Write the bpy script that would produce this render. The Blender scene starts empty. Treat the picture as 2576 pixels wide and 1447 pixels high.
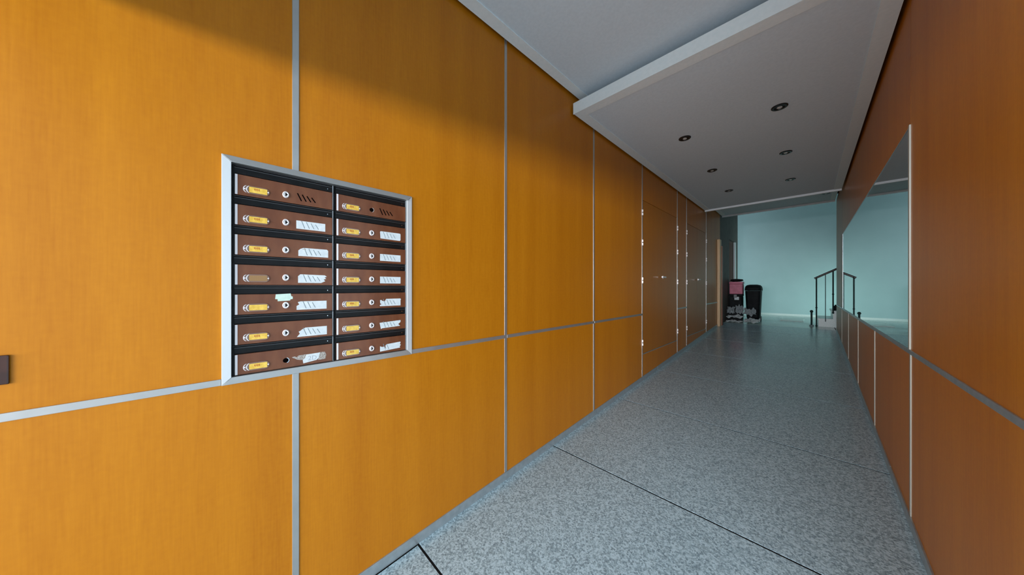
import bpy, bmesh, math, random
from mathutils import Vector, Matrix
random.seed(7)
S = bpy.context.scene
COL = S.collection
PI = math.pi

# ------------------------------------------------------------------ camera
E = 1.446                      # eye height above the floor where the camera stands
YAW = math.radians(45.5)
cam = bpy.data.cameras.new('camera'); camo = bpy.data.objects.new('camera', cam); COL.objects.link(camo)
cam.sensor_width = 36; cam.lens = 735 / 2576 * 36; cam.clip_start = .02; cam.clip_end = 200
camo.location = (0, 0, E); camo.rotation_euler = (PI / 2, 0, YAW)
S.camera = camo
S.view_settings.view_transform = 'Standard'; S.view_settings.look = 'None'
S.view_settings.gamma = 1; S.view_settings.use_curve_mapping = False
S.view_settings.exposure = 0.0

# ------------------------------------------------------------------ daylight
w = bpy.data.worlds.new('sky'); S.world = w; w.use_nodes = True
w.node_tree.nodes['Background'].inputs[0].default_value = (.82, .94, 1.04, 1)
w.node_tree.nodes['Background'].inputs[1].default_value = 1.4

def area(name, loc, rot, sx, sy, power, color, spread=None):
    l = bpy.data.lights.new(name, 'AREA'); l.shape = 'RECTANGLE'; l.size = sx; l.size_y = sy
    l.energy = power; l.color = color
    if spread: l.spread = math.radians(spread)
    o = bpy.data.objects.new(name, l); COL.objects.link(o); o.location = loc; o.rotation_euler = rot
    return o
# low bright daylight from the street through the entrance (faces along the corridor)
area('street_daylight', (2.4, -7.5, E + .40), (PI / 2, 0, 0), 12, .95, 1620, (.93, .98, 1.05))
# stair hall beyond the corridor: window at low level on the right, skylight above
area('hall_window_light', (3.05, 11.0, 1.05), (PI / 2, 0, PI / 2 - math.radians(14)), 1.4, .5, 19, (.66, 1.0, .93), 75)
area('hall_skylight', (.6, 10.6, 5.0), (0, 0, 0), 3.0, 2.6, 6, (.68, .96, 1.0))

# ------------------------------------------------------------------ materials
def mat(name, color, rough=.5, metal=0, spec=.5, coat=0):
    m = bpy.data.materials.new(name); m.use_nodes = True
    b = m.node_tree.nodes['Principled BSDF']
    b.inputs['Base Color'].default_value = (*color, 1); b.inputs['Roughness'].default_value = rough
    b.inputs['Metallic'].default_value = metal; b.inputs['Specular IOR Level'].default_value = spec
    b.inputs['Coat Weight'].default_value = coat
    return m
def noisy(m, scale, c1, c2, lo=.35, hi=.65, detail=3, vec_scale=(1, 1, 1), bump=0, bump_scale=None, rough=None):
    nt = m.node_tree; b = nt.nodes['Principled BSDF']
    g = nt.nodes.new('ShaderNodeNewGeometry'); mp = nt.nodes.new('ShaderNodeMapping')
    nt.links.new(g.outputs['Position'], mp.inputs[0]); mp.inputs['Scale'].default_value = vec_scale
    n = nt.nodes.new('ShaderNodeTexNoise'); n.inputs['Scale'].default_value = scale; n.inputs['Detail'].default_value = detail
    nt.links.new(mp.outputs[0], n.inputs['Vector'])
    r = nt.nodes.new('ShaderNodeValToRGB'); r.color_ramp.elements[0].position = lo; r.color_ramp.elements[1].position = hi
    r.color_ramp.elements[0].color = (*c1, 1); r.color_ramp.elements[1].color = (*c2, 1)
    nt.links.new(n.outputs['Fac'], r.inputs[0]); nt.links.new(r.outputs[0], b.inputs['Base Color'])
    if bump:
        bp = nt.nodes.new('ShaderNodeBump'); bp.inputs['Strength'].default_value = bump; bp.inputs['Distance'].default_value = .002
        nt.links.new(n.outputs['Fac'], bp.inputs['Height']); nt.links.new(bp.outputs[0], b.inputs['Normal'])
    return mp, n, r

def wood_material(name, ca, cb, rough):
    m = mat(name, ca, rough, spec=.24)
    nt = m.node_tree; b = nt.nodes['Principled BSDF']
    g = nt.nodes.new('ShaderNodeNewGeometry')
    def nz(vs, sc, det):
        mp = nt.nodes.new('ShaderNodeMapping'); mp.inputs['Scale'].default_value = vs
        nt.links.new(g.outputs['Position'], mp.inputs[0])
        n = nt.nodes.new('ShaderNodeTexNoise'); n.inputs['Scale'].default_value = sc; n.inputs['Detail'].default_value = det
        nt.links.new(mp.outputs[0], n.inputs['Vector']); return n
    fine = nz((90, 90, 5), 1.6, 4)          # veneer grain running up the panel
    band = nz((9, 9, .35), 1.0, 2)          # broad vertical bands of the veneer
    fleck = nz((30, 30, 45), 1.4, 2)        # cross figure
    a = nt.nodes.new('ShaderNodeMath'); a.operation = 'MULTIPLY_ADD'
    nt.links.new(fine.outputs['Fac'], a.inputs[0]); a.inputs[1].default_value = .42
    bs = nt.nodes.new('ShaderNodeMath'); bs.operation = 'MULTIPLY_ADD'; nt.links.new(band.outputs['Fac'], bs.inputs[0]); bs.inputs[1].default_value = .55; bs.inputs[2].default_value = .18
    nt.links.new(bs.outputs[0], a.inputs[2])
    c = nt.nodes.new('ShaderNodeMath'); c.operation = 'MULTIPLY_ADD'
    nt.links.new(fleck.outputs['Fac'], c.inputs[0]); c.inputs[1].default_value = .22; nt.links.new(a.outputs[0], c.inputs[2])
    r = nt.nodes.new('ShaderNodeValToRGB')
    r.color_ramp.elements[0].position = .52; r.color_ramp.elements[1].position = 1.0
    r.color_ramp.elements[0].color = (*ca, 1); r.color_ramp.elements[1].color = (*cb, 1)
    nt.links.new(c.outputs[0], r.inputs[0]); nt.links.new(r.outputs[0], b.inputs['Base Color'])
    bp = nt.nodes.new('ShaderNodeBump'); bp.inputs['Strength'].default_value = .10; bp.inputs['Distance'].default_value = .001
    nt.links.new(fine.outputs['Fac'], bp.inputs['Height']); nt.links.new(bp.outputs[0], b.inputs['Normal'])
    return m

M = {}
M['wood'] = wood_material('orange_beech_veneer', (.42, .132, .003), (.55, .200, .007), .36)
M['wood_door'] = wood_material('door_veneer', (.37, .125, .005), (.47, .172, .009), .36)
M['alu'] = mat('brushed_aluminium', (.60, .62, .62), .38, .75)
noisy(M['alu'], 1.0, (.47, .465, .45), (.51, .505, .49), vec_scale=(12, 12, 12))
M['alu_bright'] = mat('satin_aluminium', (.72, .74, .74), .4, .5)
M['alu_mirror'] = mat('mirror_edge_aluminium', (.46, .46, .40), .5, .4)
M['alu_dark'] = mat('skirting_aluminium', (.40, .45, .47), .32, .6)
noisy(M['alu_dark'], 1.0, (.37, .42, .44), (.44, .49, .51), vec_scale=(30, 30, 30))
M['plaster'] = mat('white_ceiling_paint', (.64, .68, .74), .8, spec=.25)
noisy(M['plaster'], 55, (.67, .775, .835), (.71, .815, .875), detail=5, bump=.12)
M['border'] = mat('ceiling_border_paint', (.70, .715, .715), .6, spec=.3)
noisy(M['border'], 40, (.80, .89, .90), (.84, .92, .93), bump=.1)
M['grey_wall'] = mat('hall_wall_paint', (.52, .66, .67), .65, spec=.3)
noisy(M['grey_wall'], 3, (.485, .64, .655), (.505, .66, .675), bump=.02)
M['lip'] = mat('white_edge_lip', (.9, .92, .93), .5)
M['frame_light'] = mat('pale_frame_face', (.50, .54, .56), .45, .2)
M['lock_metal'] = mat('lock_metal', (.86, .82, .81), .28, .3)
M['dark_wall'] = mat('dark_grey_paint', (.06, .06, .06), .6, spec=.2)
noisy(M['dark_wall'], 6, (.095, .08, .07), (.115, .098, .088))
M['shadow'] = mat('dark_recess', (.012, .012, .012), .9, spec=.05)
M['core'] = mat('masonry_core', (.22, .19, .16), .9)
M['outside'] = mat('pavement', (.5, .5, .5), .8)
noisy(M['outside'], 8, (.50, .51, .52), (.58, .59, .60))
M['mirror'] = mat('mirror_silver', (.80, .86, .85), .015, 1.0)
M['black'] = mat('black_enamel', (.006, .006, .006), .3, spec=.22)
noisy(M['black'], 20, (.004, .004, .004), (.008, .007, .007))
M['black_ridge'] = mat('black_edge', (.045, .047, .05), .3, spec=.6)
M['brown'] = mat('brown_anodised', (.155, .056, .028), .24, .25, spec=.5)
noisy(M['brown'], 3.5, (.160, .054, .024), (.200, .072, .032), vec_scale=(1, 9, 3))
M['chrome'] = mat('chrome', (.85, .84, .84), .14, 1.0)
M['edge_white'] = mat('pale_metal_edge', (.80, .77, .78), .35, .2)
M['clear_brown'] = mat('smoked_plastic', (.20, .10, .06), .12, 0, spec=.8, coat=.5)
M['yellow'] = mat('yellow_card', (.80, .50, .055), .35, coat=.3)
noisy(M['yellow'], 90, (.70, .42, .04), (.86, .58, .09))
M['card_brown'] = mat('blank_brown_card', (.30, .16, .05), .35, coat=.3)
M['ink_red'] = mat('red_ink', (.50, .16, .02), .6)
M['ink_grey'] = mat('grey_ink', (.40, .43, .47), .7)
M['paper'] = mat('white_sticker_paper', (.80, .86, .87), .7)
noisy(M['paper'], 60, (.60, .66, .68), (.70, .75, .76))
M['paper_mint'] = mat('mint_sticker_paper', (.56, .74, .64), .7)
noisy(M['paper_mint'], 60, (.52, .70, .61), (.62, .78, .68))
M['glue'] = mat('sticker_residue', (.34, .31, .27), .6)
noisy(M['glue'], 260, (.16, .12, .09), (.55, .52, .48))
M['slot'] = mat('dark_slot', (.003, .002, .002), .9, spec=0)
M['slot_soft'] = mat('slot_shadow_under_paper', (.22, .27, .29), .8)
M['switch'] = mat('dark_brown_bakelite', (.045, .012, .007), .25)
noisy(M['switch'], 12, (.035, .010, .006), (.07, .02, .01))
M['pink'] = mat('pink_plastic', (.62, .16, .24), .5)
noisy(M['pink'], 12, (.56, .14, .21), (.68, .19, .28))
M['black_bag'] = mat('black_plastic', (.006, .007, .008), .6, spec=.15)
noisy(M['black_bag'], 15, (.004, .005, .006), (.009, .011, .012), bump=.3)
M['news'] = mat('newsprint', (.62, .66, .68), .8)
noisy(M['news'], 40, (.74, .79, .80), (.92, .95, .95), lo=.3, hi=.6)
M['news_grey'] = mat('grey_newsprint', (.25, .28, .30), .8)
noisy(M['news_grey'], 40, (.38, .42, .44), (.62, .67, .69), lo=.3, hi=.6)
M['mat_white'] = mat('pale_mat', (.86, .93, .90), .6)  # near-white tone for the bright patch of light on the landing
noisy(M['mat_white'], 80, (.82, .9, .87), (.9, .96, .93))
M['iron'] = mat('dark_green_iron', (.022, .045, .045), .45, .3)
M['rail_wood'] = mat('dark_handrail_wood', (.035, .016, .014), .35)
noisy(M['rail_wood'], 30, (.028, .012, .010), (.05, .022, .018))
M['step'] = mat('pale_stone_step', (.78, .84, .82), .35)
noisy(M['step'], 70, (.72, .79, .77), (.84, .9, .88))
M['tan'] = mat('tan_door_edge', (.62, .40, .20), .4)
noisy(M['tan'], 8, (.56, .36, .17), (.68, .45, .24), vec_scale=(8, 8, .6))
M['red_wood'] = mat('red_brown_wood', (.30, .09, .04), .4)
noisy(M['red_wood'], 8, (.26, .075, .03), (.34, .11, .05), vec_scale=(8, 8, .6))
M['lamp_ring'] = mat('dark_lamp_ring', (.035, .033, .032), .3, .6)
M['lamp_glass'] = mat('unlit_lamp', (.62, .62, .60), .15)

# terrazzo
def terrazzo(name, dark, mid, light, rough):
    m = mat(name, mid, rough, spec=.5); nt = m.node_tree; b = nt.nodes['Principled BSDF']
    g = nt.nodes.new('ShaderNodeNewGeometry')
    v = nt.nodes.new('ShaderNodeTexVoronoi'); v.inputs['Scale'].default_value = 115
    nt.links.new(g.outputs['Position'], v.inputs['Vector'])
    sep = nt.nodes.new('ShaderNodeSeparateColor'); nt.links.new(v.outputs['Color'], sep.inputs[0])
    n = nt.nodes.new('ShaderNodeTexNoise'); n.inputs['Scale'].default_value = 160; n.inputs['Detail'].default_value = 3
    nt.links.new(g.outputs['Position'], n.inputs['Vector'])
    ad = nt.nodes.new('ShaderNodeMath'); ad.operation = 'MULTIPLY_ADD'
    nt.links.new(sep.outputs[0], ad.inputs[0]); ad.inputs[1].default_value = .55; nt.links.new(n.outputs['Fac'], ad.inputs[2])
    r = nt.nodes.new('ShaderNodeValToRGB'); cr = r.color_ramp
    cr.elements[0].position = .42; cr.elements[0].color = (*dark, 1)
    cr.elements[1].position = 1.0; cr.elements[1].color = (*light, 1)
    e = cr.elements.new(.70); e.color = (*mid, 1)
    nt.links.new(ad.outputs[0], r.inputs[0])
    big = nt.nodes.new('ShaderNodeTexNoise'); big.inputs['Scale'].default_value = 1.7; big.inputs['Detail'].default_value = 3
    nt.links.new(g.outputs['Position'], big.inputs['Vector'])
    mr = nt.nodes.new('ShaderNodeMapRange'); nt.links.new(big.outputs['Fac'], mr.inputs[0])
    mr.inputs[1].default_value = .3; mr.inputs[2].default_value = .7; mr.inputs[3].default_value = rough - .03; mr.inputs[4].default_value = rough + .06
    nt.links.new(r.outputs[0], b.inputs['Base Color']); nt.links.new(mr.outputs[0], b.inputs['Roughness'])
    return m
M['floor'] = terrazzo('grey_terrazzo', (.165, .24, .28), (.30, .42, .475), (.47, .63, .70), .21)
M['floor2'] = terrazzo('landing_terrazzo', (.30, .38, .36), (.44, .54, .51), (.60, .70, .67), .20)  # paler terrazzo: the hall daylight on the landing is put into its colour

# ------------------------------------------------------------------ mesh helpers
def link(name, bm, m, parent=None, loc=None, smooth=False, bevel=0):
    bmesh.ops.recalc_face_normals(bm, faces=bm.faces)
    me = bpy.data.meshes.new(name); bm.to_mesh(me); bm.free()
    if m: me.materials.append(m)
    if smooth:
        for p in me.polygons: p.use_smooth = True
    o = bpy.data.objects.new(name, me); COL.objects.link(o)
    if parent: o.parent = parent
    if loc: o.location = loc
    if bevel:
        md = o.modifiers.new('bevel', 'BEVEL'); md.width = bevel; md.segments = 2; md.limit_method = 'ANGLE'
    return o
def struct(o): o['kind'] = 'structure'; return o
def tag(o, label, cat, group=None):
    o['label'] = label; o['category'] = cat
    if group: o['group'] = group
    return o
def empty(name, loc=(0, 0, 0), rz=0, parent=None):
    o = bpy.data.objects.new(name, None); COL.objects.link(o); o.location = loc; o.rotation_euler = (0, 0, rz); o.empty_display_size = .1
    if parent: o.parent = parent
    return o
def box(bm, a, b):
    xs, ys, zs = zip(a, b)
    vs = [bm.verts.new((x, y, z)) for x in xs for y in ys for z in zs]
    for f in ((0, 1, 3, 2), (4, 6, 7, 5), (0, 4, 5, 1), (2, 3, 7, 6), (0, 2, 6, 4), (1, 5, 7, 3)):
        bm.faces.new([vs[i] for i in f])
    return vs
def bx(name, a, b, m, parent=None, bevel=0):
    bm = bmesh.new(); box(bm, a, b); return link(name, bm, m, parent, bevel=bevel)
def prism_x(name, pts, x0, x1, m, parent=None, bevel=0):
    """polygon given as (y, z) extruded between x0 and x1"""
    bm = bmesh.new()
    a = [bm.verts.new((x0, y, z)) for y, z in pts]; b = [bm.verts.new((x1, y, z)) for y, z in pts]
    bm.faces.new(a); bm.faces.new(b[::-1]); n = len(pts)
    for i in range(n): bm.faces.new([a[i], a[(i + 1) % n], b[(i + 1) % n], b[i]])
    return link(name, bm, m, parent, bevel=bevel)
def tube(bm, p0, p1, r, n=10, r2=None):
    p0 = Vector(p0); p1 = Vector(p1); d = (p1 - p0).normalized()
    u = d.orthogonal().normalized(); v = d.cross(u); r2 = r if r2 is None else r2
    A = []; B = []
    for i in range(n):
        t = 2 * PI * i / n; o = u * math.cos(t) + v * math.sin(t)
        A.append(bm.verts.new(p0 + o * r)); B.append(bm.verts.new(p1 + o * r2))
    for i in range(n): bm.faces.new([A[i], A[(i + 1) % n], B[(i + 1) % n], B[i]])
    bm.faces.new(A[::-1]); bm.faces.new(B)
def lathe(bm, prof, n=24, axis='z', origin=(0, 0, 0)):
    """profile of (radius, height) turned about an axis"""
    o = Vector(origin); rings = []
    for r, h in prof:
        ring = []
        for i in range(n):
            t = 2 * PI * i / n; c, s = r * math.cos(t), r * math.sin(t)
            p = {'z': (c, s, h), 'x': (h, c, s)}[axis]
            ring.append(bm.verts.new(o + Vector(p)))
        rings.append(ring)
    for a, b in zip(rings, rings[1:]):
        for i in range(n): bm.faces.new([a[i], a[(i + 1) % n], b[(i + 1) % n], b[i]])
    bm.faces.new(rings[0][::-1]); bm.faces.new(rings[-1])

# ------------------------------------------------------------------ setting: floor
XL, XR = -1.5, .38
SL = .066; YL = 8.8
def fz(y): return SL * max(0, min(y, YL))
ZC = E + 1.73          # corridor ceiling
ZS = E + 1.559         # underside of the lowered ceiling
g = .006
floor = struct(empty('floor'))
bm = bmesh.new(); box(bm, (-2.6, -.56, -.2), (2.8, 0, -.0075))
vs = box(bm, (-1.6, 0, -.2), (.5, YL, -.0075))
for v in vs:
    if v.co.z > -.1: v.co.z = fz(v.co.y) - .0075
box(bm, (-1.6, 0, -.2), (2.8, 1.2, -.0075))
box(bm, (-2.4, YL, -.2), (3.2, 12.5, fz(9) - .0075))
link('floor_bed', bm, M['shadow'], floor)
edges = [-.54, -.45, .75, 1.95, 3.14, 4.34, 5.54, 6.74, 7.94, YL]
for a, b in zip(edges, edges[1:]):
    x1 = XR + .01
    bm = bmesh.new(); vs = box(bm, (XL + .014 if b < .8 else XL - .02, a + g, -.0065), (x1, b - g, 0))
    for v in vs:
        v.co.z += fz(v.co.y)
    if a < 0 < b:
        bmesh.ops.bisect_plane(bm, geom=bm.verts[:] + bm.edges[:] + bm.faces[:], plane_co=(0, 0, 0), plane_no=(0, 1, 0))
        for v in bm.verts:
            if abs(v.co.y) < 1e-5: v.co.z = 0 if v.co.z > -.003 else -.0065
    link('floor_slab', bm, M['floor'], floor)
for y in edges[1:-1]:
    z0 = fz(y)
    bm = bmesh.new(); vs = box(bm, (XL - .02, y - g, z0 - .0072), (XR + .01, y + g, z0 - .0016))
    for v in vs: v.co.z += fz(v.co.y) - z0
    link('joint_filler', bm, M['shadow'], floor)
# slabs of the entrance hall beside the corridor, and of the stair landing
for a, b in ((-.54, .1), (.1, 1.2)):
    for c, d in ((XR + .01, 1.5), (1.5, 2.6)):
        bx('floor_slab', (c + g, a + g, -.0065), (d - g, b - g, 0), M['floor'], floor)
zl = fz(9)
for a, b in ((YL, 10.0), (10.0, 11.2), (11.2, 12.3)):
    for c, d in ((-2.2, -1.5), (-1.5, .38), (.38, 1.7), (1.7, 3.0)):
        if a == YL and d > .4: a2 = YL
        else: a2 = a
        bx('floor_slab', (c + g, a2 + g, zl - .0065), (d - g, b - g, zl), M['floor2'], floor)
struct(bx('pavement', (-9, -12, -.3), (11, -.57, -.02), M['outside']))

# ------------------------------------------------------------------ left wall
wl = struct(empty('wall_left'))
T = .03
bm = bmesh.new(); box(bm, (-1.75, -.67, -.1), (XL - T - .012, 9.62, ZC + .35))
box(bm, (-1.75, 9.62, zl + 2.16), (XL - T - .012, 10.42, ZC + 3.0))
box(bm, (-1.75, 10.42, 0), (XL - T - .012, 10.92, ZC + 3.0)); 
link('wall_core', bm, M['core'], wl)
TZ = E - .345; TW = .0115       # horizontal trim centre and half height
BH = .055                       # skirting height
def base_pts(a, b, top):
    n = [(a, fz(a) + BH)]
    if a < 0 < b: n.append((0, BH))
    n += [(b, fz(b) + BH)]
    return n + [(b, top), (a, top)]
h = .0115                       # half width of a vertical trim strip
def upper(a, b, top=ZC + .03, wall=wl, m='wood', x=(XL - T, XL)):
    prism_x('wood_panel', [(a, TZ + TW), (b, TZ + TW), (b, top), (a, top)], x[0], x[1], M[m], wall)
def lower(a, b, wall=wl, m='wood', x=(XL - T, XL)):
    prism_x('wood_panel', base_pts(a, b, TZ - TW), x[0], x[1], M[m], wall)
J = [-.55, .21, 1.41, 2.61, 3.81]
for a, b in zip(J, J[1:]):
    lower(a + h, b - h)
upper(1.41 + h, 2.61 - h); upper(2.61 + h, 3.81 - h)
MB0, MB1, MBT = 0.006, .699, E + .474      # mailbox opening in the panelling
t0 = TZ + TW; top = ZC + .03
prism_x('wood_panel', [(J[0] + h, t0), (MB0, t0), (MB0, MBT), (.21 - h, MBT), (.21 - h, top), (J[0] + h, top)], XL - T, XL, M['wood'], wl)
prism_x('wood_panel', [(MB1, t0), (1.41 - h, t0), (1.41 - h, top), (.21 + h, top), (.21 + h, MBT), (MB1, MBT)], XL - T, XL, M['wood'], wl)
# panels after the first pair of service doors
D1 = (3.81, 5.23); D2 = (5.74, 7.12); PE = 8.16
upper(D1[1] + h, D2[0] - h); lower(D1[1] + h, D2[0] - h)
upper(D2[1] + h, PE); bx('wood_panel', (XL - T, PE + .002, E + 1.125), (XL, 8.455, ZC + .03), M['wood'], wl); lower(D2[1] + h, PE)
# strips
def vstrip(y, z0, z1, wall=wl, m='alu', x=(XL - T, XL + .004), hw=None):
    q = hw or h
    return prism_x('trim_strip', [(y - q, z0), (y + q, z0 + (SL * 2 * q if z0 < E - .8 else 0)), (y + q, z1), (y - q, z1)], x[0], x[1], M[m], wall, bevel=.0012)
for y in (1.41, 2.61, 3.81, D1[1], D2[0], D2[1]):
    vstrip(y, fz(y) + BH, top)
vstrip(.21, fz(.21) + BH, TZ - TW); vstrip(.21, E + .487, top)
def hstrip(a, b, z=TZ, hh=TW, wall=wl, x=(XL - T, XL + .005), m='alu'):
    return bx('trim_strip', (x[0], a, z - hh), (x[1], b, z + hh), M[m], wall, bevel=.0012)
hstrip(-.54, MB0 - .016); hstrip(MB1 + .016, 1.41 - h)
for a, b in ((1.41, 2.61), (2.61, 3.81), (D1[1], D2[0])): hstrip(a + h, b - h)
hstrip(D2[1] + h, PE)
# skirting, one length per panel bay
def skirt(a, b, x0, x1, wall):
    pts = [(a, fz(a)), (b, fz(b)), (b, fz(b) + BH), (a, fz(a) + BH)]
    if a < 0 < b: pts = [(a, 0), (0, 0), (b, fz(b)), (b, fz(b) + BH), (0, BH), (a, BH)]
    return pts
SK = [-.54, 1.95, 4.34, 6.74, PE]
bl = empty('baseboard_left'); struct(bl)
for a, b in zip(SK, SK[1:]):
    prism_x('skirting', skirt(a, b - .0015, 0, 0, 0), XL - T, XL + .007, M['alu_dark'], bl, bevel=.001)

# ------------------------------------------------------------------ service doors in the left wall
def service_doors(name, a, b, seed):
    d = struct(empty(name, (XL, (a + b) / 2, fz(a))))
    ox, oy, oz = d.location
    def put(o): o.location = (-ox, -oy, -oz); return o
    zb, zt = E - .855, E + 1.125
    mid = (a + b) / 2
    for k, (p, q) in enumerate(((a + h + .001, mid - .0018), (mid + .0018, b - h - .001))):
        leaf = put(bx('door_leaf', (XL - T, p, zb + .006), (XL - .001, q, zt - .005), M['wood_door'], d))
        hy = a if k == 0 else b
        for z in (E + .96, E + .575, E + .092, E - .707):
            bm = bmesh.new()
            for dz in (-.021, .021):
                tube(bm, (XL + .006, hy, z + dz - .015), (XL + .006, hy, z + dz + .015), .009, 8)
            box(bm, (XL - .002, hy - .016, z - .036), (XL + .003, hy + .016, z + .036))
            hg = link('hinge', bm, M['lock_metal'], leaf)
        if k == 0:
            bm = bmesh.new()
            zz = E + .15
            tube(bm, (XL - .001, mid + .045, zz), (XL + .035, mid + .045, zz), .010, 10)
            tube(bm, (XL + .035, mid - .08, zz), (XL + .035, mid + .056, zz), .011, 10)
            lathe(bm, [(.022, 0), (.022, .006)], 16, 'x', (XL - .001, mid + .045, zz))
            link('handle', bm, M['lock_metal'], leaf)
    put(bx('transom_panel', (XL - T, a + h, zt), (XL, b - h, ZC + .03), M['wood'], d))
    pts = [(a + h, fz(a) + BH), (b - h, fz(b) + BH), (b - h, zb - .006), (a + h, zb - .006)]
    put(prism_x('plinth_panel', pts, XL - T, XL, M['wood'], d))
    put(bx('plinth_strip', (XL - T, a + h, zb - .006), (XL + .002, b - h, zb + .004), M['alu_dark'], d))
    return d
service_doors('door_1', *D1, 0); service_doors('door_2', *D2, 1)

# far end of the left wall: timber jamb, dark pillar, doorway
dj = struct(empty('door_3', (XL, 8.3, fz(8.3))))
o = bx('jamb', (XL - T, 8.18, fz(8.2)), (XL + .05, 8.34, E + 1.12), M['tan'], dj, bevel=.004); o.location = (-XL, -8.3, -fz(8.3))
o = bx('jamb_edge', (XL - T, 8.345, fz(8.2)), (XL + .062, 8.44, E + .98), M['red_wood'], dj, bevel=.004); o.location = (-XL, -8.3, -fz(8.3))
bx('pillar', (XL - T, 8.46, fz(8.4)), (XL, 9.62, ZC + 3.0), M['dark_wall'], wl)
bx('lintel', (XL - T, 9.63, zl + 2.16), (XL, 10.42, ZC + 3.0), M['dark_wall'], wl)
bx('pillar', (XL - T, 10.53, zl), (XL, 10.92, ZC + 3.0), M['dark_wall'], wl)
bx('door_casing', (XL - T, 10.43, zl), (XL + .012, 10.53, zl + 2.16), M['border'], wl)
bx('pillar', (XL - T, 10.43, zl + 2.165), (XL, 10.528, ZC + 3.0), M['dark_wall'], wl)
d4 = struct(empty('door_4', (-1.66, 10.02, zl)))
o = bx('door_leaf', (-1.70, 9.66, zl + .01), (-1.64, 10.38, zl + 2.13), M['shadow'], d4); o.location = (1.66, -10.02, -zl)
bm = bmesh.new(); tube(bm, (-1.64, 9.74, zl + 1.02), (-1.60, 9.74, zl + 1.02), .012); lathe(bm, [(.02, 0), (.026, .02), (.02, .035)], 12, 'x', (-1.60, 9.74, zl + 1.02))
o = link('door_handle', bm, M['chrome'], d4); o.location = (1.66, -10.02, -zl)

# ------------------------------------------------------------------ right wall
wr = struct(empty('wall_right'))
R0 = 1.2; R1 = 8.7
bx('wall_core', (XR + T + .012, R0, -.1), (XR + .26, R1, ZC + .35), M['core'], wr)
bx('wall_core', (XR + T + .012, R1 - .2, ZC), (XR + .26, R1, ZC + 3.0), M['core'], wr)
RJ = [R0, 2.61, 3.83, 5.0, 6.15, 7.3, R1]
XRR = (XR, XR + T)
MT = E + .862; MY0, MY1 = 2.622, 7.1
for a, b in zip(RJ, RJ[1:]):
    aa = a + (h if a > R0 else 0); bb = b - (h if b < R1 else 0)
    lower(aa, bb, wr, x=XRR)
    if a == R0: upper(aa, bb + h - .001, wall=wr, x=XRR)
prism_x('wood_panel', [(2.611 + .001, MT + .006), (MY1, MT + .006), (MY1, top), (2.611 + .001, top)], XR, XR + T, M['wood'], wr)
upper(MY1 + .008, R1, wall=wr, x=XRR)
for y in RJ[1:-1]:
    vstrip(y, fz(y) + BH, TZ - TW, wr, 'alu_mirror', (XR - .004, XR + T))
bm = bmesh.new()
for a, b in ((R0, R1),):
    bx('trim_strip', (XR - .005, a, TZ - TW), (XR + T, b, TZ + TW), M['alu_dark'], wr, bevel=.0012)
br = struct(empty('baseboard_right'))
for a, b in zip([R0, 3.14, 5.54, 7.94], [3.14, 5.54, 7.94, R1]):
    prism_x('skirting', skirt(a, b - .0015, 0, 0, 0), XR - .007, XR + T, M['alu_dark'], br, bevel=.001)
# mirror
mr = tag(empty('wall_mirror', (XR, (MY0 + MY1) / 2, TZ + TW)), 'long frameless wall mirror above the trim of the right wood wall', 'mirror')
ml = mr.location.copy()
def mput(o): o.location = -ml; return o
mput(bx('mirror_glass', (XR - .001, MY0 + .012, TZ + TW + .001), (XR + .006, MY1, MT), M['mirror'], mr))
mput(bx('edge_profile', (XR - .006, MY0 - .010, TZ + TW + .001), (XR + .010, MY0 + .012, MT + .01), M['alu_mirror'], mr, bevel=.001))
mput(bx('edge_profile', (XR - .003, MY1 + .0, TZ + TW + .001), (XR + .010, MY1 + .007, MT), M['alu_dark'], mr))
mput(bx('top_profile', (XR - .003, MY0 + .012, MT + .0005), (XR + .010, MY1, MT + .0055), M['alu_dark'], mr))

# ------------------------------------------------------------------ ceilings
ce = struct(empty('ceiling'))
GAP = .022
bx('ceiling_deck', (-1.75, -.54, ZC + .12), (2.8, 8.6, ZC + .35), M['shadow'], ce)
bx('ceiling_board', (XL + GAP, -.54, ZC), (XR - GAP, 8.58, ZC + .118), M['plaster'], ce)
bx('ceiling_board', (XR - GAP + .001, -.54, ZC), (2.6, R0, ZC + .118), M['plaster'], ce)
bx('edge_border', (XL + GAP, -.54, ZC - .006), (XL + .10, 8.5, ZC - .0002), M['border'], ce)
bx('edge_border', (XR - .09, R0, ZC - .006), (XR - GAP, 8.5, ZC - .0002), M['border'], ce)
bx('end_lip', (XL + GAP, 8.565, ZC - .035), (XR - GAP, 8.60, ZC + .10), M['lip'], ce)
lc = struct(empty('ceiling_lowered'))
Y0, Y1 = 2.24, 6.93; TH = .092
bx('lowered_board', (XL + GAP, Y0, ZS), (XR - GAP, Y1, ZS + TH), M['plaster'], lc)
bw = .085
bx('edge_border', (XL + GAP, Y0 + bw, ZS - .006), (XL + GAP + bw, Y1 - .03, ZS - .0002), M['border'], lc)
bx('edge_border', (XR - GAP - bw, Y0 + bw, ZS - .006), (XR - GAP, Y1 - .03, ZS - .0002), M['border'], lc)
bx('edge_border', (XL + GAP, Y0 - .004, ZS - .006), (XR - GAP, Y0 + bw, ZS - .0002), M['border'], lc)
bx('front_fascia', (XL + GAP - .006, Y0 - .012, ZS - .006), (XR - GAP, Y0 - .0045, ZS + TH), M['border'], lc)
bx('end_lip', (XL + GAP, Y1 - .029, ZS - .032), (XR - GAP, Y1 + .004, ZS - .0002), M['lip'], lc)
for y in (3.0, 5.0, 6.6):
    for x in (-1.1, -.1):
        bm = bmesh.new(); tube(bm, (x, y, ZS + TH), (x, y, ZC), .006, 6); link('hanger_rod', bm, M['alu'], lc)

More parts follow.
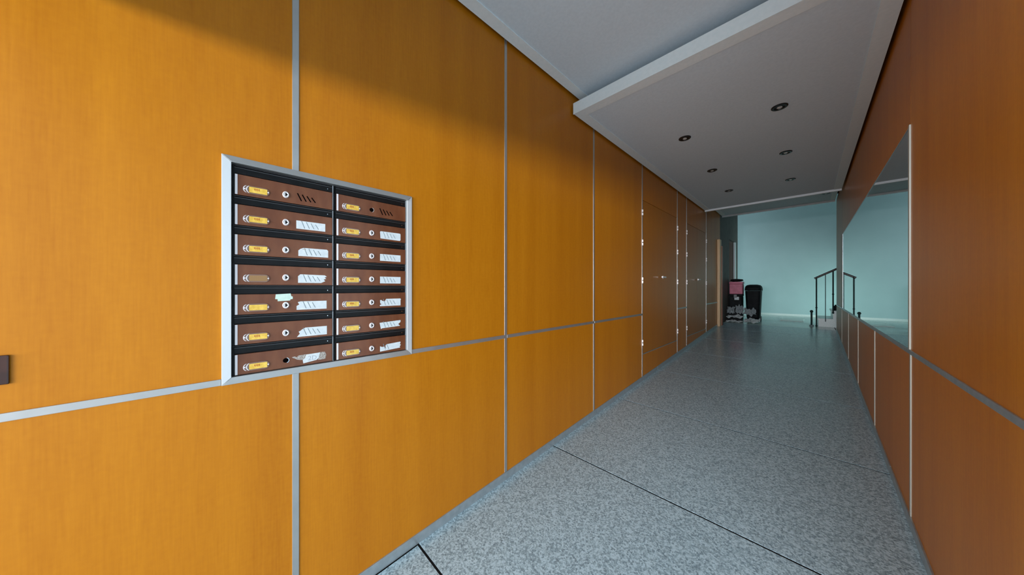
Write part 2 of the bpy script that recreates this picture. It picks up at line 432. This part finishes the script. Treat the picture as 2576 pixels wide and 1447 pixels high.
# downlights
def downlight(x, y, z, label):
    t = tag(empty('recessed_downlight', (x, y, z)), label, 'ceiling lamp', 'downlights in the corridor ceiling')
    bm = bmesh.new()
    prof = [(.056, -.0005), (.056, -.006), (.050, -.010), (.036, -.010), (.033, -.004)]
    n = 28; rings = []
    for r, hh in prof:
        rings.append([bm.verts.new((r * math.cos(2 * PI * i / n), r * math.sin(2 * PI * i / n), hh)) for i in range(n)])
    for a, b in zip(rings, rings[1:]):
        for i in range(n): bm.faces.new([a[i], a[(i + 1) % n], b[(i + 1) % n], b[i]])
    link('ring', bm, M['lamp_ring'], t, smooth=False)
    bm = bmesh.new(); lathe(bm, [(.034, -.0005), (.034, -.003)], 24); link('reflector', bm, M['lamp_ring'], t)
    bm = bmesh.new(); lathe(bm, [(.017, -.0035), (.019, -.008), (.013, -.012)], 18); link('bulb', bm, M['lamp_glass'], t)
z = ZS
for x, y, lab in ((-.91, 3.42, 'dark ringed downlight, left row of lowered ceiling, nearest to the mailboxes'),
                  (-.905, 4.62, 'dark ringed downlight, middle one of the left row in lowered ceiling'),
                  (-.905, 5.78, 'dark ringed downlight, farthest of the left row in lowered ceiling'),
                  (-.18, 3.41, 'dark ringed downlight, nearest of the right row, largest in view'),
                  (-.19, 4.61, 'dark ringed downlight, middle one of the right row near mirror wall'),
                  (-.19, 5.81, 'dark ringed downlight, farthest of the right row in lowered ceiling')):
    downlight(x, y, z, lab)
downlight(.215, 7.88, ZC, 'dark downlight in the higher ceiling strip beyond the lowered ceiling, right corner')

# ------------------------------------------------------------------ entrance hall behind the camera
LZ = E + .86
wf = struct(empty('wall_front'))
bm = bmesh.new(); box(bm, (-1.75, -.67, LZ), (2.8, -.545, ZC + .35)); link('lintel', bm, M['plaster'], wf)
bx('pier', (2.45, -.67, -.02), (2.8, -.545, LZ), M['plaster'], wf)
struct(bx('wall_hall_right', (2.62, -.54, -.02), (2.8, R0 + .2, ZC + .118), M['plaster']))
struct(bx('wall_hall_back', (XR + .265, R0 + .005, -.02), (2.615, R0 + .2, ZC + .115), M['plaster']))

# ------------------------------------------------------------------ stair hall
struct(bx('wall_back', (-2.6, 12.3, 0), (3.4, 12.5, 5.6), M['grey_wall']))
struct(bx('wall_hall_left', (-2.4, 10.93, 0), (-2.25, 12.3, 5.6), M['grey_wall']))
wsr = struct(empty('wall_stair_right'))
bx('wall_pier', (3.2, R1 - .2, 0), (3.4, 12.3, .75), M['grey_wall'], wsr)
bx('wall_pier', (3.2, R1 - .2, 1.8), (3.4, 12.3, 5.6), M['grey_wall'], wsr)
bx('wall_pier', (3.2, R1 - .2, .75), (3.4, 10.3, 1.8), M['grey_wall'], wsr)
struct(bx('wall_stair_front', (XR + .27, R1 - .2, 0), (3.19, R1 - .02, 5.6), M['grey_wall']))
struct(bx('ceiling_stair_hall', (-2.6, 8.62, 5.62), (3.4, 12.5, 5.75), M['plaster']))
struct(bx('wall_above_corridor', (-2.4, 8.46, ZC + .36), (XR + .27, 8.59, 5.6), M['plaster']))
struct(bx('baseboard_back', (-2.2, 12.285, zl), (3.1, 12.299, zl + .06), M['step']))

# staircase
st = tag(empty('staircase', (.14, 9.9, zl)), 'pale stone stairs rising to the right past the corridor end', 'stairs')
rise, tread = .18, .22
for i in range(8):
    x0 = i * tread
    bm = bmesh.new(); box(bm, (x0, -.5, 0), (x0 + tread if i < 7 else x0 + .9, .5, rise * (i + 1) - .03))
    link('riser_block', bm, M['step'], st)
    bm = bmesh.new(); box(bm, (x0 - .02, -.52, rise * (i + 1) - .03), (x0 + tread if i < 7 else x0 + .9, .5, rise * (i + 1)))
    link('step', bm, M['step'], st)
rl = tag(empty('stair_railing', (.14, 9.345, zl)), 'dark metal stair railing with brown sloping handrail by the right wall end', 'railing')
sl = .60
for i in range(9):
    x = -.005 + i * .112
    step_i = max(0, math.floor((x + .02) / tread) + 1) if x > -.02 else 0
    zb = max(0, rise * step_i - .06) if i else .0
    zt = 1.10 + sl * x
    yy = 0 if i else -.03
    bm = bmesh.new()
    r = .012 if i % 2 == 0 else .006
    tube(bm, (x if i else -.03, -.04 if not i else 0, zb), (x if i else -.03, -.04 if not i else 0, zt), r, 8)
    if i % 2 == 0:
        for zc in (zb + .02, zb + .42):
            lathe(bm, [(.013, zc - .012), (.020, zc), (.013, zc + .012)], 10, 'z', (x if i else -.03, -.04 if not i else 0, 0))
    link('baluster', bm, M['iron'], rl)
bm = bmesh.new(); tube(bm, (-.06, -.03, 1.10 - sl * .06), (1.02, .0, 1.10 + sl * 1.02), .021, 12)
link('handrail', bm, M['rail_wood'], rl, smooth=False)
bm = bmesh.new()
prof = [(.0, 0), (.06, .0), (.075, .05), (.06, .10), (.03, .125)]
box(bm, (-.055, -.05, 0), (.055, .05, .10)); box(bm, (-.035, -.015, .10), (.035, .015, .125))
sb = link('small_bag', bm, M['black_bag'], None, (.425, 9.60, zl + rise * 2 + .001), bevel=.012)  # plain dark block filling a dark spot on the second step
tag(sb, 'small dark bag standing on the second stair step', 'bag')
# short pale post at foot of the stairs
bm = bmesh.new(); box(bm, (-.035, -.035, 0), (.035, .035, .03)); tube(bm, (0, 0, .03), (0, 0, .30), .016, 8); lathe(bm, [(.016, .30), (.03, .33), (.016, .36)], 10)
pp = link('floor_post', bm, M['iron'], None, (.035, 9.36, zl)); tag(pp, 'short dark post on the landing, left of the stair railing', 'post')

# ------------------------------------------------------------------ clutter at the far end
def wheeled_bin(x, y, rz):
    t = tag(empty('wheeled_bin', (x, y, zl), rz), 'tall black wheeled bin with rounded lid at the far landing', 'bin')
    bm = bmesh.new(); rings = []
    for zz, sx, sy in ((.05, .12, .15), (.10, .135, .17), (.5, .15, .19), (.78, .162, .205)):
        ring = []
        for i in range(20):
            a = 2 * PI * i / 20; c, s = math.cos(a), math.sin(a)
            e = .35
            ring.append(bm.verts.new((sx * math.copysign(abs(c) ** e, c), sy * math.copysign(abs(s) ** e, s), zz)))
        rings.append(ring)
    for a, b in zip(rings, rings[1:]):
        for i in range(20): bm.faces.new([a[i], a[(i + 1) % 20], b[(i + 1) % 20], b[i]])
    bm.faces.new(rings[0]); bm.faces.new(rings[-1][::-1])
    link('body', bm, M['black_bag'], t)
    bm = bmesh.new(); rings = []
    for zz, k in ((.785, 1.06), (.83, 1.06), (.89, .98), (.925, .80), (.94, .45)):
        ring = []
        for i in range(20):
            a = 2 * PI * i / 20; c, s = math.cos(a), math.sin(a); e = .4
            ring.append(bm.verts.new((.163 * k * math.copysign(abs(c) ** e, c), .205 * k * math.copysign(abs(s) ** e, s), zz)))
        rings.append(ring)
    for a, b in zip(rings, rings[1:]):
        for i in range(20): bm.faces.new([a[i], a[(i + 1) % 20], b[(i + 1) % 20], b[i]])
    bm.faces.new(rings[0]); bm.faces.new(rings[-1][::-1])
    link('lid', bm, M['black_bag'], t, smooth=True)
    for s in (-1, 1):
        bm = bmesh.new(); lathe(bm, [(.05, -.015), (.06, -.01), (.06, .01), (.05, .015)], 16, 'x', (s * .13, .15, .06)); link('wheel', bm, M['black_ridge'], t)
    bm = bmesh.new(); tube(bm, (-.12, .23, .80), (.12, .23, .80), .012, 8); tube(bm, (-.12, .18, .78), (-.12, .23, .80), .010, 8); tube(bm, (.12, .18, .78), (.12, .23, .80), .010, 8)
    link('handle', bm, M['black_ridge'], t)
wheeled_bin(-1.015, 9.82, .0)
t = tag(empty('storage_box', (-1.345, 9.60, zl)), 'black storage box under the pink box, white sticker on its front', 'box')
bx('body', (-.13, -.15, 0), (.13, .15, .64), M['black_bag'], t, bevel=.012)
bx('lid', (-.138, -.158, .642), (.138, .158, .695), M['black_bag'], t, bevel=.012)
bx('sticker', (-.02, -.1525, .545), (.075, -.1505, .625), M['paper'], t)
bx('clip', (-.03, -.166, .60), (.03, -.159, .68), M['black_ridge'], t)
t = tag(empty('pink_box', (-1.335, 9.585, zl + .696)), 'pink plastic box on top of the black storage box', 'box')
bx('body', (-.135, -.14, 0), (.135, .11, .26), M['pink'], t, bevel=.01)
bx('lid', (-.142, -.147, .262), (.142, .117, .318), M['pink'], t, bevel=.008)
def blob(name, loc, size, m, seed, squash=1):
    rnd = random.Random(seed); bm = bmesh.new(); bmesh.ops.create_icosphere(bm, subdivisions=3, radius=1)
    for v in bm.verts:
        n = v.co.copy(); k = 1 + .07 * math.sin(5 * n.x + seed) * math.cos(6 * n.y) + .05 * math.sin(9 * n.z + seed) + rnd.uniform(-.02, .02)
        v.co = Vector((n.x * size[0] * k, n.y * size[1] * k, max(-.82, n.z) * size[2] * k))
    mn = min(v.co.z for v in bm.verts)
    for v in bm.verts: v.co.z -= mn
    return link(name, bm, m, None, loc, smooth=True)
b = blob('black_bag', (-1.335, 9.56, zl + 1.016), (.135, .12, .04), M['black_bag'], 3); tag(b, 'flat black bag lying on top of the pink box', 'bag')

# crumpled newspapers heaped before the boxes
def sheet(loc, rz, wd, dp, amp, seed, m, lab, tilt=0):
    rnd = random.Random(seed); nx, ny = 12, 9; bm = bmesh.new()
    ph = [rnd.uniform(0, 6) for _ in range(6)]
    gp = []
    for j in range(ny + 1):
        row = []
        for i in range(nx + 1):
            u, v = i / nx - .5, j / ny - .5
            zz = amp * (math.sin(9 * u + ph[0]) * math.cos(7 * v + ph[1]) + .6 * math.sin(17 * u + 11 * v + ph[2]) + .4 * math.cos(23 * v + ph[3]) + .2 * rnd.uniform(-1, 1))
            x = wd * (u + .05 * math.sin(9 * v + ph[4])); y = dp * (v + .05 * math.sin(8 * u + ph[5]))
            row.append(Vector((x, y, zz + tilt * v * dp)))
        gp.append(row)
    mn = min(p.z for r in gp for p in r)
    vt = [[bm.verts.new(p - Vector((0, 0, mn))) for p in r] for r in gp]
    for j in range(ny):
        for i in range(nx): bm.faces.new([vt[j][i], vt[j][i + 1], vt[j + 1][i + 1], vt[j + 1][i]])
    bmesh.ops.solidify(bm, geom=bm.faces[:], thickness=.006)
    mn = min(v.co.z for v in bm.verts)
    for v in bm.verts: v.co.z -= mn
    o = link('newspaper', bm, m, None, loc); o.rotation_euler = (0, 0, rz)
    tag(o, lab, 'newspaper', 'crumpled papers heaped before the black boxes')
    return o
N = M['news']; G = M['news_grey']
sheet((-1.31, 9.03, zl), .12, .32, .30, .020, 1, N, 'pale crumpled newspaper flat on the floor at the front of the heap')
sheet((-.985, 9.12, zl), -.1, .27, .30, .022, 2, N, 'pale crumpled newspaper at the right end of the heap, below the bin', .2)
sheet((-1.30, 9.12, zl + .095), -.12, .31, .24, .022, 3, N, 'pale crumpled newspaper in the middle of the heap, under grey sheets', .15)
sheet((-1.02, 9.16, zl + .155), .12, .22, .20, .030, 4, G, 'grey crumpled newspaper on the right side of the heap', .6)
sheet((-1.40, 9.18, zl + .20), .08, .16, .18, .032, 5, G, 'grey crumpled newspaper on top of the heap by the pillar', .8)
sheet((-1.225, 9.19, zl + .20), .1, .15, .18, .034, 6, G, 'grey crumpled newspaper topmost in the middle of the heap', .9)
patch = bx('floor_mat', (-.54, 10.35, zl + .0005), (-.10, 11.15, zl + .012), M['mat_white'], None, bevel=.003)  # thin pale sheet standing in for a patch of light on the floor
tag(patch, 'pale flat mat on the landing floor before the end wall', 'mat')

# switch at the left frame edge
sw = tag(empty('wall_switch', (XL, -.455, E - .2185)), 'dark brown switch plate on the bright wood wall at left photo edge', 'switch')
bx('plate', (.0002, -.045, -.039), (.007, .045, .039), M['switch'], sw, bevel=.003)
bx('rocker', (.0072, -.024, -.026), (.011, .024, .026), M['switch'], sw, bevel=.002)

# ------------------------------------------------------------------ mailboxes
fr = tag(empty('aluminium_surround', (XL, .352, E - .345)), 'aluminium frame around the fourteen mailboxes in the left wood wall', 'frame')
def mitre(name, pts, m, slope=0, side='y'):
    """frame bar: polygon (y,z) relative to eye height"""
    bm = bmesh.new(); x0, x1 = XL - .028, XL + .010
    a = [bm.verts.new((x0, y, E + z_)) for y, z_ in pts]; b = [bm.verts.new((x1 + (slope * abs(y - yo0) if side == 'y' else slope * abs(z_ - zo1)), y, E + z_)) for y, z_ in pts]
    bm.faces.new(a); bm.faces.new(b[::-1]); n = len(pts)
    for i in range(n): bm.faces.new([a[i], a[(i + 1) % n], b[(i + 1) % n], b[i]])
    o = link(name, bm, m, fr, bevel=.0012); o.location = (-XL, -.352, -(E - .345)); return o
yo0, yi0, yi1, yo1 = -.009, .017, .688, .714; zo1, zi1, zi0, zo0 = .486, .461, -.331, -.357
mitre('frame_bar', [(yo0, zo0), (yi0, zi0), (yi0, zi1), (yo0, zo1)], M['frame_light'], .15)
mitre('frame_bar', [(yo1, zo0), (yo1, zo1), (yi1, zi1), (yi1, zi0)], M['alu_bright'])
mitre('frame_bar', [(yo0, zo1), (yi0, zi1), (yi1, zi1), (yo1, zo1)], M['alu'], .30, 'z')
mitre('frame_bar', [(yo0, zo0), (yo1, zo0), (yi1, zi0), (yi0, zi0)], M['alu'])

def rrect(w_, h_, r, n=6):
    pts = []
    for cx, cz, a0 in ((w_ / 2 - r, h_ / 2 - r, 0), (-w_ / 2 + r, h_ / 2 - r, 90), (-w_ / 2 + r, -h_ / 2 + r, 180), (w_ / 2 - r, -h_ / 2 + r, 270)):
        for i in range(n + 1):
            a = math.radians(a0 + 90 * i / n); pts.append((cx + r * math.cos(a), cz + r * math.sin(a)))
    return pts
def plate(bm, pts, x0, x1, oy=0, oz=0, chamfer=0):
    a = [bm.verts.new((x0, y + oy, z_ + oz)) for y, z_ in pts]; b = [bm.verts.new((x1, y + oy, z_ + oz)) for y, z_ in pts]
    bm.faces.new(a); bm.faces.new(b[::-1]); n = len(pts)
    for i in range(n): bm.faces.new([a[i], a[(i + 1) % n], b[(i + 1) % n], b[i]])
def bar2(bm, p, q, wd, x0, x1):
    (y0, z0), (y1, z1) = p, q; d = Vector((y1 - y0, z1 - z0)).normalized(); n = Vector((-d.y, d.x)) * wd / 2
    plate(bm, [(y0 + n.x, z0 + n.y), (y0 - n.x, z0 - n.y), (y1 - n.x, z1 - n.y), (y1 + n.x, z1 + n.y)], x0, x1)

DW, DH = .315, .077
PX = .0      # door front plane relative to the wall face
def slots(bm, cy, cz, x0, x1, n=4, wd=.0042, k=1.0):
    for i in range(n):
        y = cy + (i - 1.5) * .0165; hh = .017 - .0022 * i
        bar2(bm, (y - .007 * k, cz + hh * .9 - .001 * i), (y + .007 * k, cz - hh * .9 - .001 * i), wd, x0, x1)
# torn sticker outlines, (y, z) in a box of about .11 x .036 about the sticker's centre
ST = {
 'plain': [(-.052, -.017), (.052, -.017), (.052, .017), (-.052, .017)],
 'round': [(-.050, -.018), (.048, -.020), (.052, -.016), (.052, .015), (.048, .018), (-.048, .018), (-.052, .015)],
 'fold': [(-.054, -.018), (.054, -.018), (.054, .012), (.049, .017), (-.036, .017), (-.047, .012), (-.054, .005)],
 'torn_r': [(-.052, -.018), (.030, -.018), (.046, -.010), (.040, -.003), (.050, .001), (.043, .006), (.052, .010), (.044, .016), (-.044, .018), (-.052, .010)],
 'torn_l': [(-.056, -.018), (.052, -.018), (.052, .017), (-.043, .017), (-.052, .014), (-.047, .004), (-.056, -.002)],
 'torn_l2': [(-.056, -.019), (.052, -.019), (.052, .018), (-.026, .018), (-.040, .010), (-.044, .006), (-.050, .003), (-.046, -.006)],
 'notch': [(-.052, -.018), (.052, -.018), (.052, .010), (.055, .013), (.051, .018), (-.022, .018), (-.028, .006), (-.038, .007), (-.046, .013), (-.052, .012), (-.051, -.004), (-.044, -.008), (-.053, -.012)],
 'bow': [(-.048, -.019), (-.040, -.016), (.050, -.012), (.040, -.002), (.052, .008), (.052, .018), (-.054, .012)],
 'stub': [(-.052, -.019), (.050, -.013), (.048, -.006), (.054, .002), (.048, .005), (.052, .012), (.051, .018), (-.020, .014), (-.026, .006), (-.022, -.008), (-.032, .004), (-.042, .003), (-.052, .008)],
}
# rows from the top; what sets each mailbox apart
LEFT = [
 dict(lock=1, st=None, card='text', lab='top left mailbox with bare slanted slots, no white sticker'),
 dict(lock=1, st='plain', card='text', lab='second mailbox down in left column, neat rectangular white sticker'),
 dict(lock=1, st='fold', card='text', lab='third mailbox down in left column, white sticker with folded corner'),
 dict(lock=1, st='torn_r', card='blank', lab='fourth mailbox down in left column, blank brown name plate and torn sticker'),
 dict(lock=1, st='torn_l', card='plain', mint=1, lab='fifth mailbox down in left column, extra mint green torn paper above its lock'),
 dict(lock=1, st='torn_l2', card='text', lab='sixth mailbox down in left column, white sticker torn at its upper left'),
 dict(lock=0, st='residue', card='text', lab='bottom left mailbox with empty lock hole and half scraped sticker'),
]
RIGHT = [
 dict(lock=0, st=None, card='text', lab='top right mailbox with empty lock hole and bare slanted slots'),
 dict(lock=1, st='round', card='text', lab='second mailbox down in right column, clean white sticker low on the door'),
 dict(lock=1, st='plain', card='text', lab='third mailbox down in right column, rectangular sticker with dark slot marks'),
 dict(lock=1, st='plain', card='text', lab='fourth mailbox down in right column, rectangular sticker with faint marks'),
 dict(lock=1, st='notch', card='text', lab='fifth mailbox down in right column, sticker with black torn notch'),
 dict(lock=1, st='bow', card='plain', lab='sixth mailbox down in right column, tilted torn sticker and plain yellow card'),
 dict(lock=1, st='stub', card='text', lab='bottom right mailbox with a stepped torn sticker and a lock'),
]
def mailbox(col, row, info):
    y0 = (.0195, .3535)[col]; w_ = (.3285, .333)[col]     # whole unit
    zt = E + .4590 - row * .11285; hgt = .1120
    r = tag(empty('mailbox', (XL, y0, zt - hgt)), info['lab'], 'mailbox', 'mailboxes in the framed bank')
    # casing (black, shallow in the wall)
    bx('casing', (-.027, 0, 0), (-.010, w_, hgt), M['black'], r)
    # flap above the door with two raised ridges
    fl = bx('flap', (-.0098, .004, hgt - .031), (-.004, w_ - .004, hgt - .004), M['black'], r, bevel=.001)
    bm = bmesh.new(); box(bm, (-.0039, .005, hgt - .0105), (-.0022, w_ - .005, hgt - .0085)); box(bm, (-.0098, .005, hgt - .0024), (-.002, w_ - .005, hgt - .0008))
    link('ridge', bm, M['black_ridge'], fl)
    bm = bmesh.new(); lathe(bm, [(.0022, -.0039), (.0018, -.0025)], 10, 'x', (0, w_ - .022, hgt - .020)); link('stud', bm, M['chrome'], fl)
    # edge lines of the column
    bm = bmesh.new(); box(bm, (-.0098, w_ - .0028, .001), (.001, w_ - .0008, hgt - .001)); link('side_edge', bm, M['alu_dark'], r)
    # door
    dy = .0065; dz = .0015; dw = w_ - .0105; dh = .0768
    d = bx('door', (-.0098, dy, dz), (.0, dy + dw, dz + dh), M['brown'], r, bevel=.0012)
    bx('edge_strip', (.0001, dy + .0005, dz + .001), (.0012, dy + .0075, dz + dh - .001), M['edge_white'], d)
    cz = dz + dh * .335
    # name holder
    hy = dy + .0615; 
    bm = bmesh.new(); plate(bm, rrect(.078, .031, .0148), .0001, .003, hy, cz); hd = link('name_holder', bm, M['clear_brown'], d, bevel=.0012)
    # bright crescent rim at the left end
    bm = bmesh.new()
    for rad, wd, off, x1 in ((.0150, .0026, -.0240, .0042), (.0150, .0032, -.0155, .0046)):
        n = 12; I = []; O = []
        for i in range(n + 1):
            a = math.radians(118 + 124 * i / n)
            I.append((hy + off + (rad - wd) * math.cos(a), cz + (rad - .0008) * math.sin(a))); O.append((hy + off + rad * math.cos(a), cz + rad * math.sin(a)))
        for i in range(n):
            plate(bm, [I[i], I[i + 1], O[i + 1], O[i]], .0031, x1)
    link('holder_rim', bm, M['edge_white'], d)
    # card
    cc = {'text': 'yellow', 'plain': 'yellow', 'blank': 'card_brown'}[info['card']]
    bx('name_card', (.0031, hy - .0215, cz - .0105), (.0040, hy + .0315, cz + .0105), M[cc], d)
    if info['card'] == 'text':
        bm = bmesh.new(); rnd = random.Random(col * 10 + row)
        for i in range(3):
            yy = hy - .007 + i * .006
            box(bm, (.0041, yy, cz + .001), (.0044, yy + .004, cz + .0065))
            bar2(bm, (yy, cz + .001), (yy + .005, cz - .0015), .0015, .0041, .0044)
        link('card_print', bm, M['ink_red'], d)
    for oy in (.0352, -.0335):
        bm = bmesh.new(); lathe(bm, [(.0029, .0031), (.0024, .0050), (.0010, .0057)], 10, 'x', (0, hy + oy, cz)); link('screw', bm, M['edge_white'], d)
    # lock
    ly, lz = dy + .1515, dz + dh * .40
    if info['lock']:
        bm = bmesh.new(); lathe(bm, [(.0112, .0001), (.0112, .003), (.0092, .0065), (.0080, .0065), (.0074, .0045)], 22, 'x', (0, ly, lz))
        
        for v in bm.verts: v.co.z = lz + (v.co.z - lz) * 1.2
        lk = link('lock', bm, M['lock_metal'], d)
        bm = bmesh.new(); box(bm, (.0046, ly - .0018, lz - .0068), (.0056, ly + .0018, lz + .0068)); box(bm, (.0046, ly + .0002, lz - .0020), (.0056, ly + .0058, lz + .0020))
        link('keyhole', bm, M['slot'], d)
    else:
        bm = bmesh.new(); lathe(bm, [(.0095, .0001), (.0095, .0006)], 16, 'x', (0, ly, lz)); link('lock_hole', bm, M['slot'], d)
        n = 12; bm = bmesh.new()
        for i in range(n):
            a0, a1 = math.radians(-70 + 140 * i / n), math.radians(-70 + 140 * (i + 1) / n)
            plate(bm, [(ly + .0095 * math.cos(a0), lz + .0095 * math.sin(a0)), (ly + .0118 * math.cos(a0), lz + .0118 * math.sin(a0)), (ly + .0118 * math.cos(a1), lz + .0118 * math.sin(a1)), (ly + .0095 * math.cos(a1), lz + .0095 * math.sin(a1))], .0001, .001)
        link('hole_rim', bm, M['chrome'], d)
    # slots or sticker
    sy, sz = dy + .2405, dz + dh * .36
    if info['st'] is None:
        bm = bmesh.new(); slots(bm, dy + .222, dz + dh * .40, .0001, .0006); link('vent_slots', bm, M['slot'], d)
    elif info['st'] == 'residue':
        bm = bmesh.new(); plate(bm, [(-.070, .012), (-.060, .014), (-.052, .010), (-.046, .016), (-.02, .017), (-.022, -.006), (-.038, -.004), (-.052, .0)], .0001, .0004, sy, sz)
        plate(bm, [(.022, -.014), (.050, -.014), (.054, .004), (.048, .018), (.026, .018)], .0001, .0004, sy, sz); link('sticker_residue', bm, M['glue'], d)
        bm = bmesh.new(); plate(bm, [(-.030, -.020), (.018, -.013), (.026, -.004), (.030, .017), (-.020, .016), (-.022, .004), (-.032, -.006)], .0005, .0009, sy, sz); link('sticker', bm, M['paper'], d)
        cu = bpy.data.curves.new('sticker_writing', 'FONT'); cu.body = '2D'; cu.size = .026; cu.extrude = .0001; cu.align_x = 'CENTER'
        to = bpy.data.objects.new('tmp', cu); COL.objects.link(to); bpy.context.view_layer.update()
        me = bpy.data.meshes.new_from_object(to); bpy.data.objects.remove(to)
        me.transform(Matrix.Translation((.0011, sy + .002, sz - .010)) @ Matrix(((0, 0, 1, 0), (1, 0, 0, 0), (0, 1, 0, 0), (0, 0, 0, 1))))
        me.materials.append(M['ink_grey']); wo = bpy.data.objects.new('sticker_writing', me); COL.objects.link(wo); wo.parent = d
    else:
        shift = {'fold': .009, 'torn_r': .006, 'torn_l': .005, 'torn_l2': .006}.get(info['st'], 0) if col == 0 else .003
        bm = bmesh.new(); plate(bm, ST[info['st']], .0002, .0007, sy + shift - (.002 if col == 0 else 0), sz); link('sticker', bm, M['paper'], d)
        bm = bmesh.new()
        slots(bm, sy + shift - .006, sz + .002, .0008, .0010, n=3 if info['st'] == 'torn_l' else (2 if info['st'] == 'stub' else 4), wd=.0024, k=.8)
        link('slot_mark', bm, M['slot_soft'], d)
        if info['st'] == 'fold':
            bm = bmesh.new(); plate(bm, [(-.044, .010), (-.034, .016), (-.029, .011)], .0008, .0011, sy + shift, sz); link('folded_corner', bm, M['glue'], d)
    if info.get('mint'):
        bm = bmesh.new(); plate(bm, [(-.026, .014), (.022, .017), (.024, .006), (.029, .004), (.029, -.006), (.022, -.007), (.020, -.012), (-.020, -.014), (-.020, -.006), (-.028, -.005)], .0002, .0007, ly - .006, dz + dh * .80); link('torn_sticker', bm, M['paper_mint'], d)
    return r
for i in range(7): mailbox(0, i, LEFT[i])
for i in range(7): mailbox(1, i, RIGHT[i])
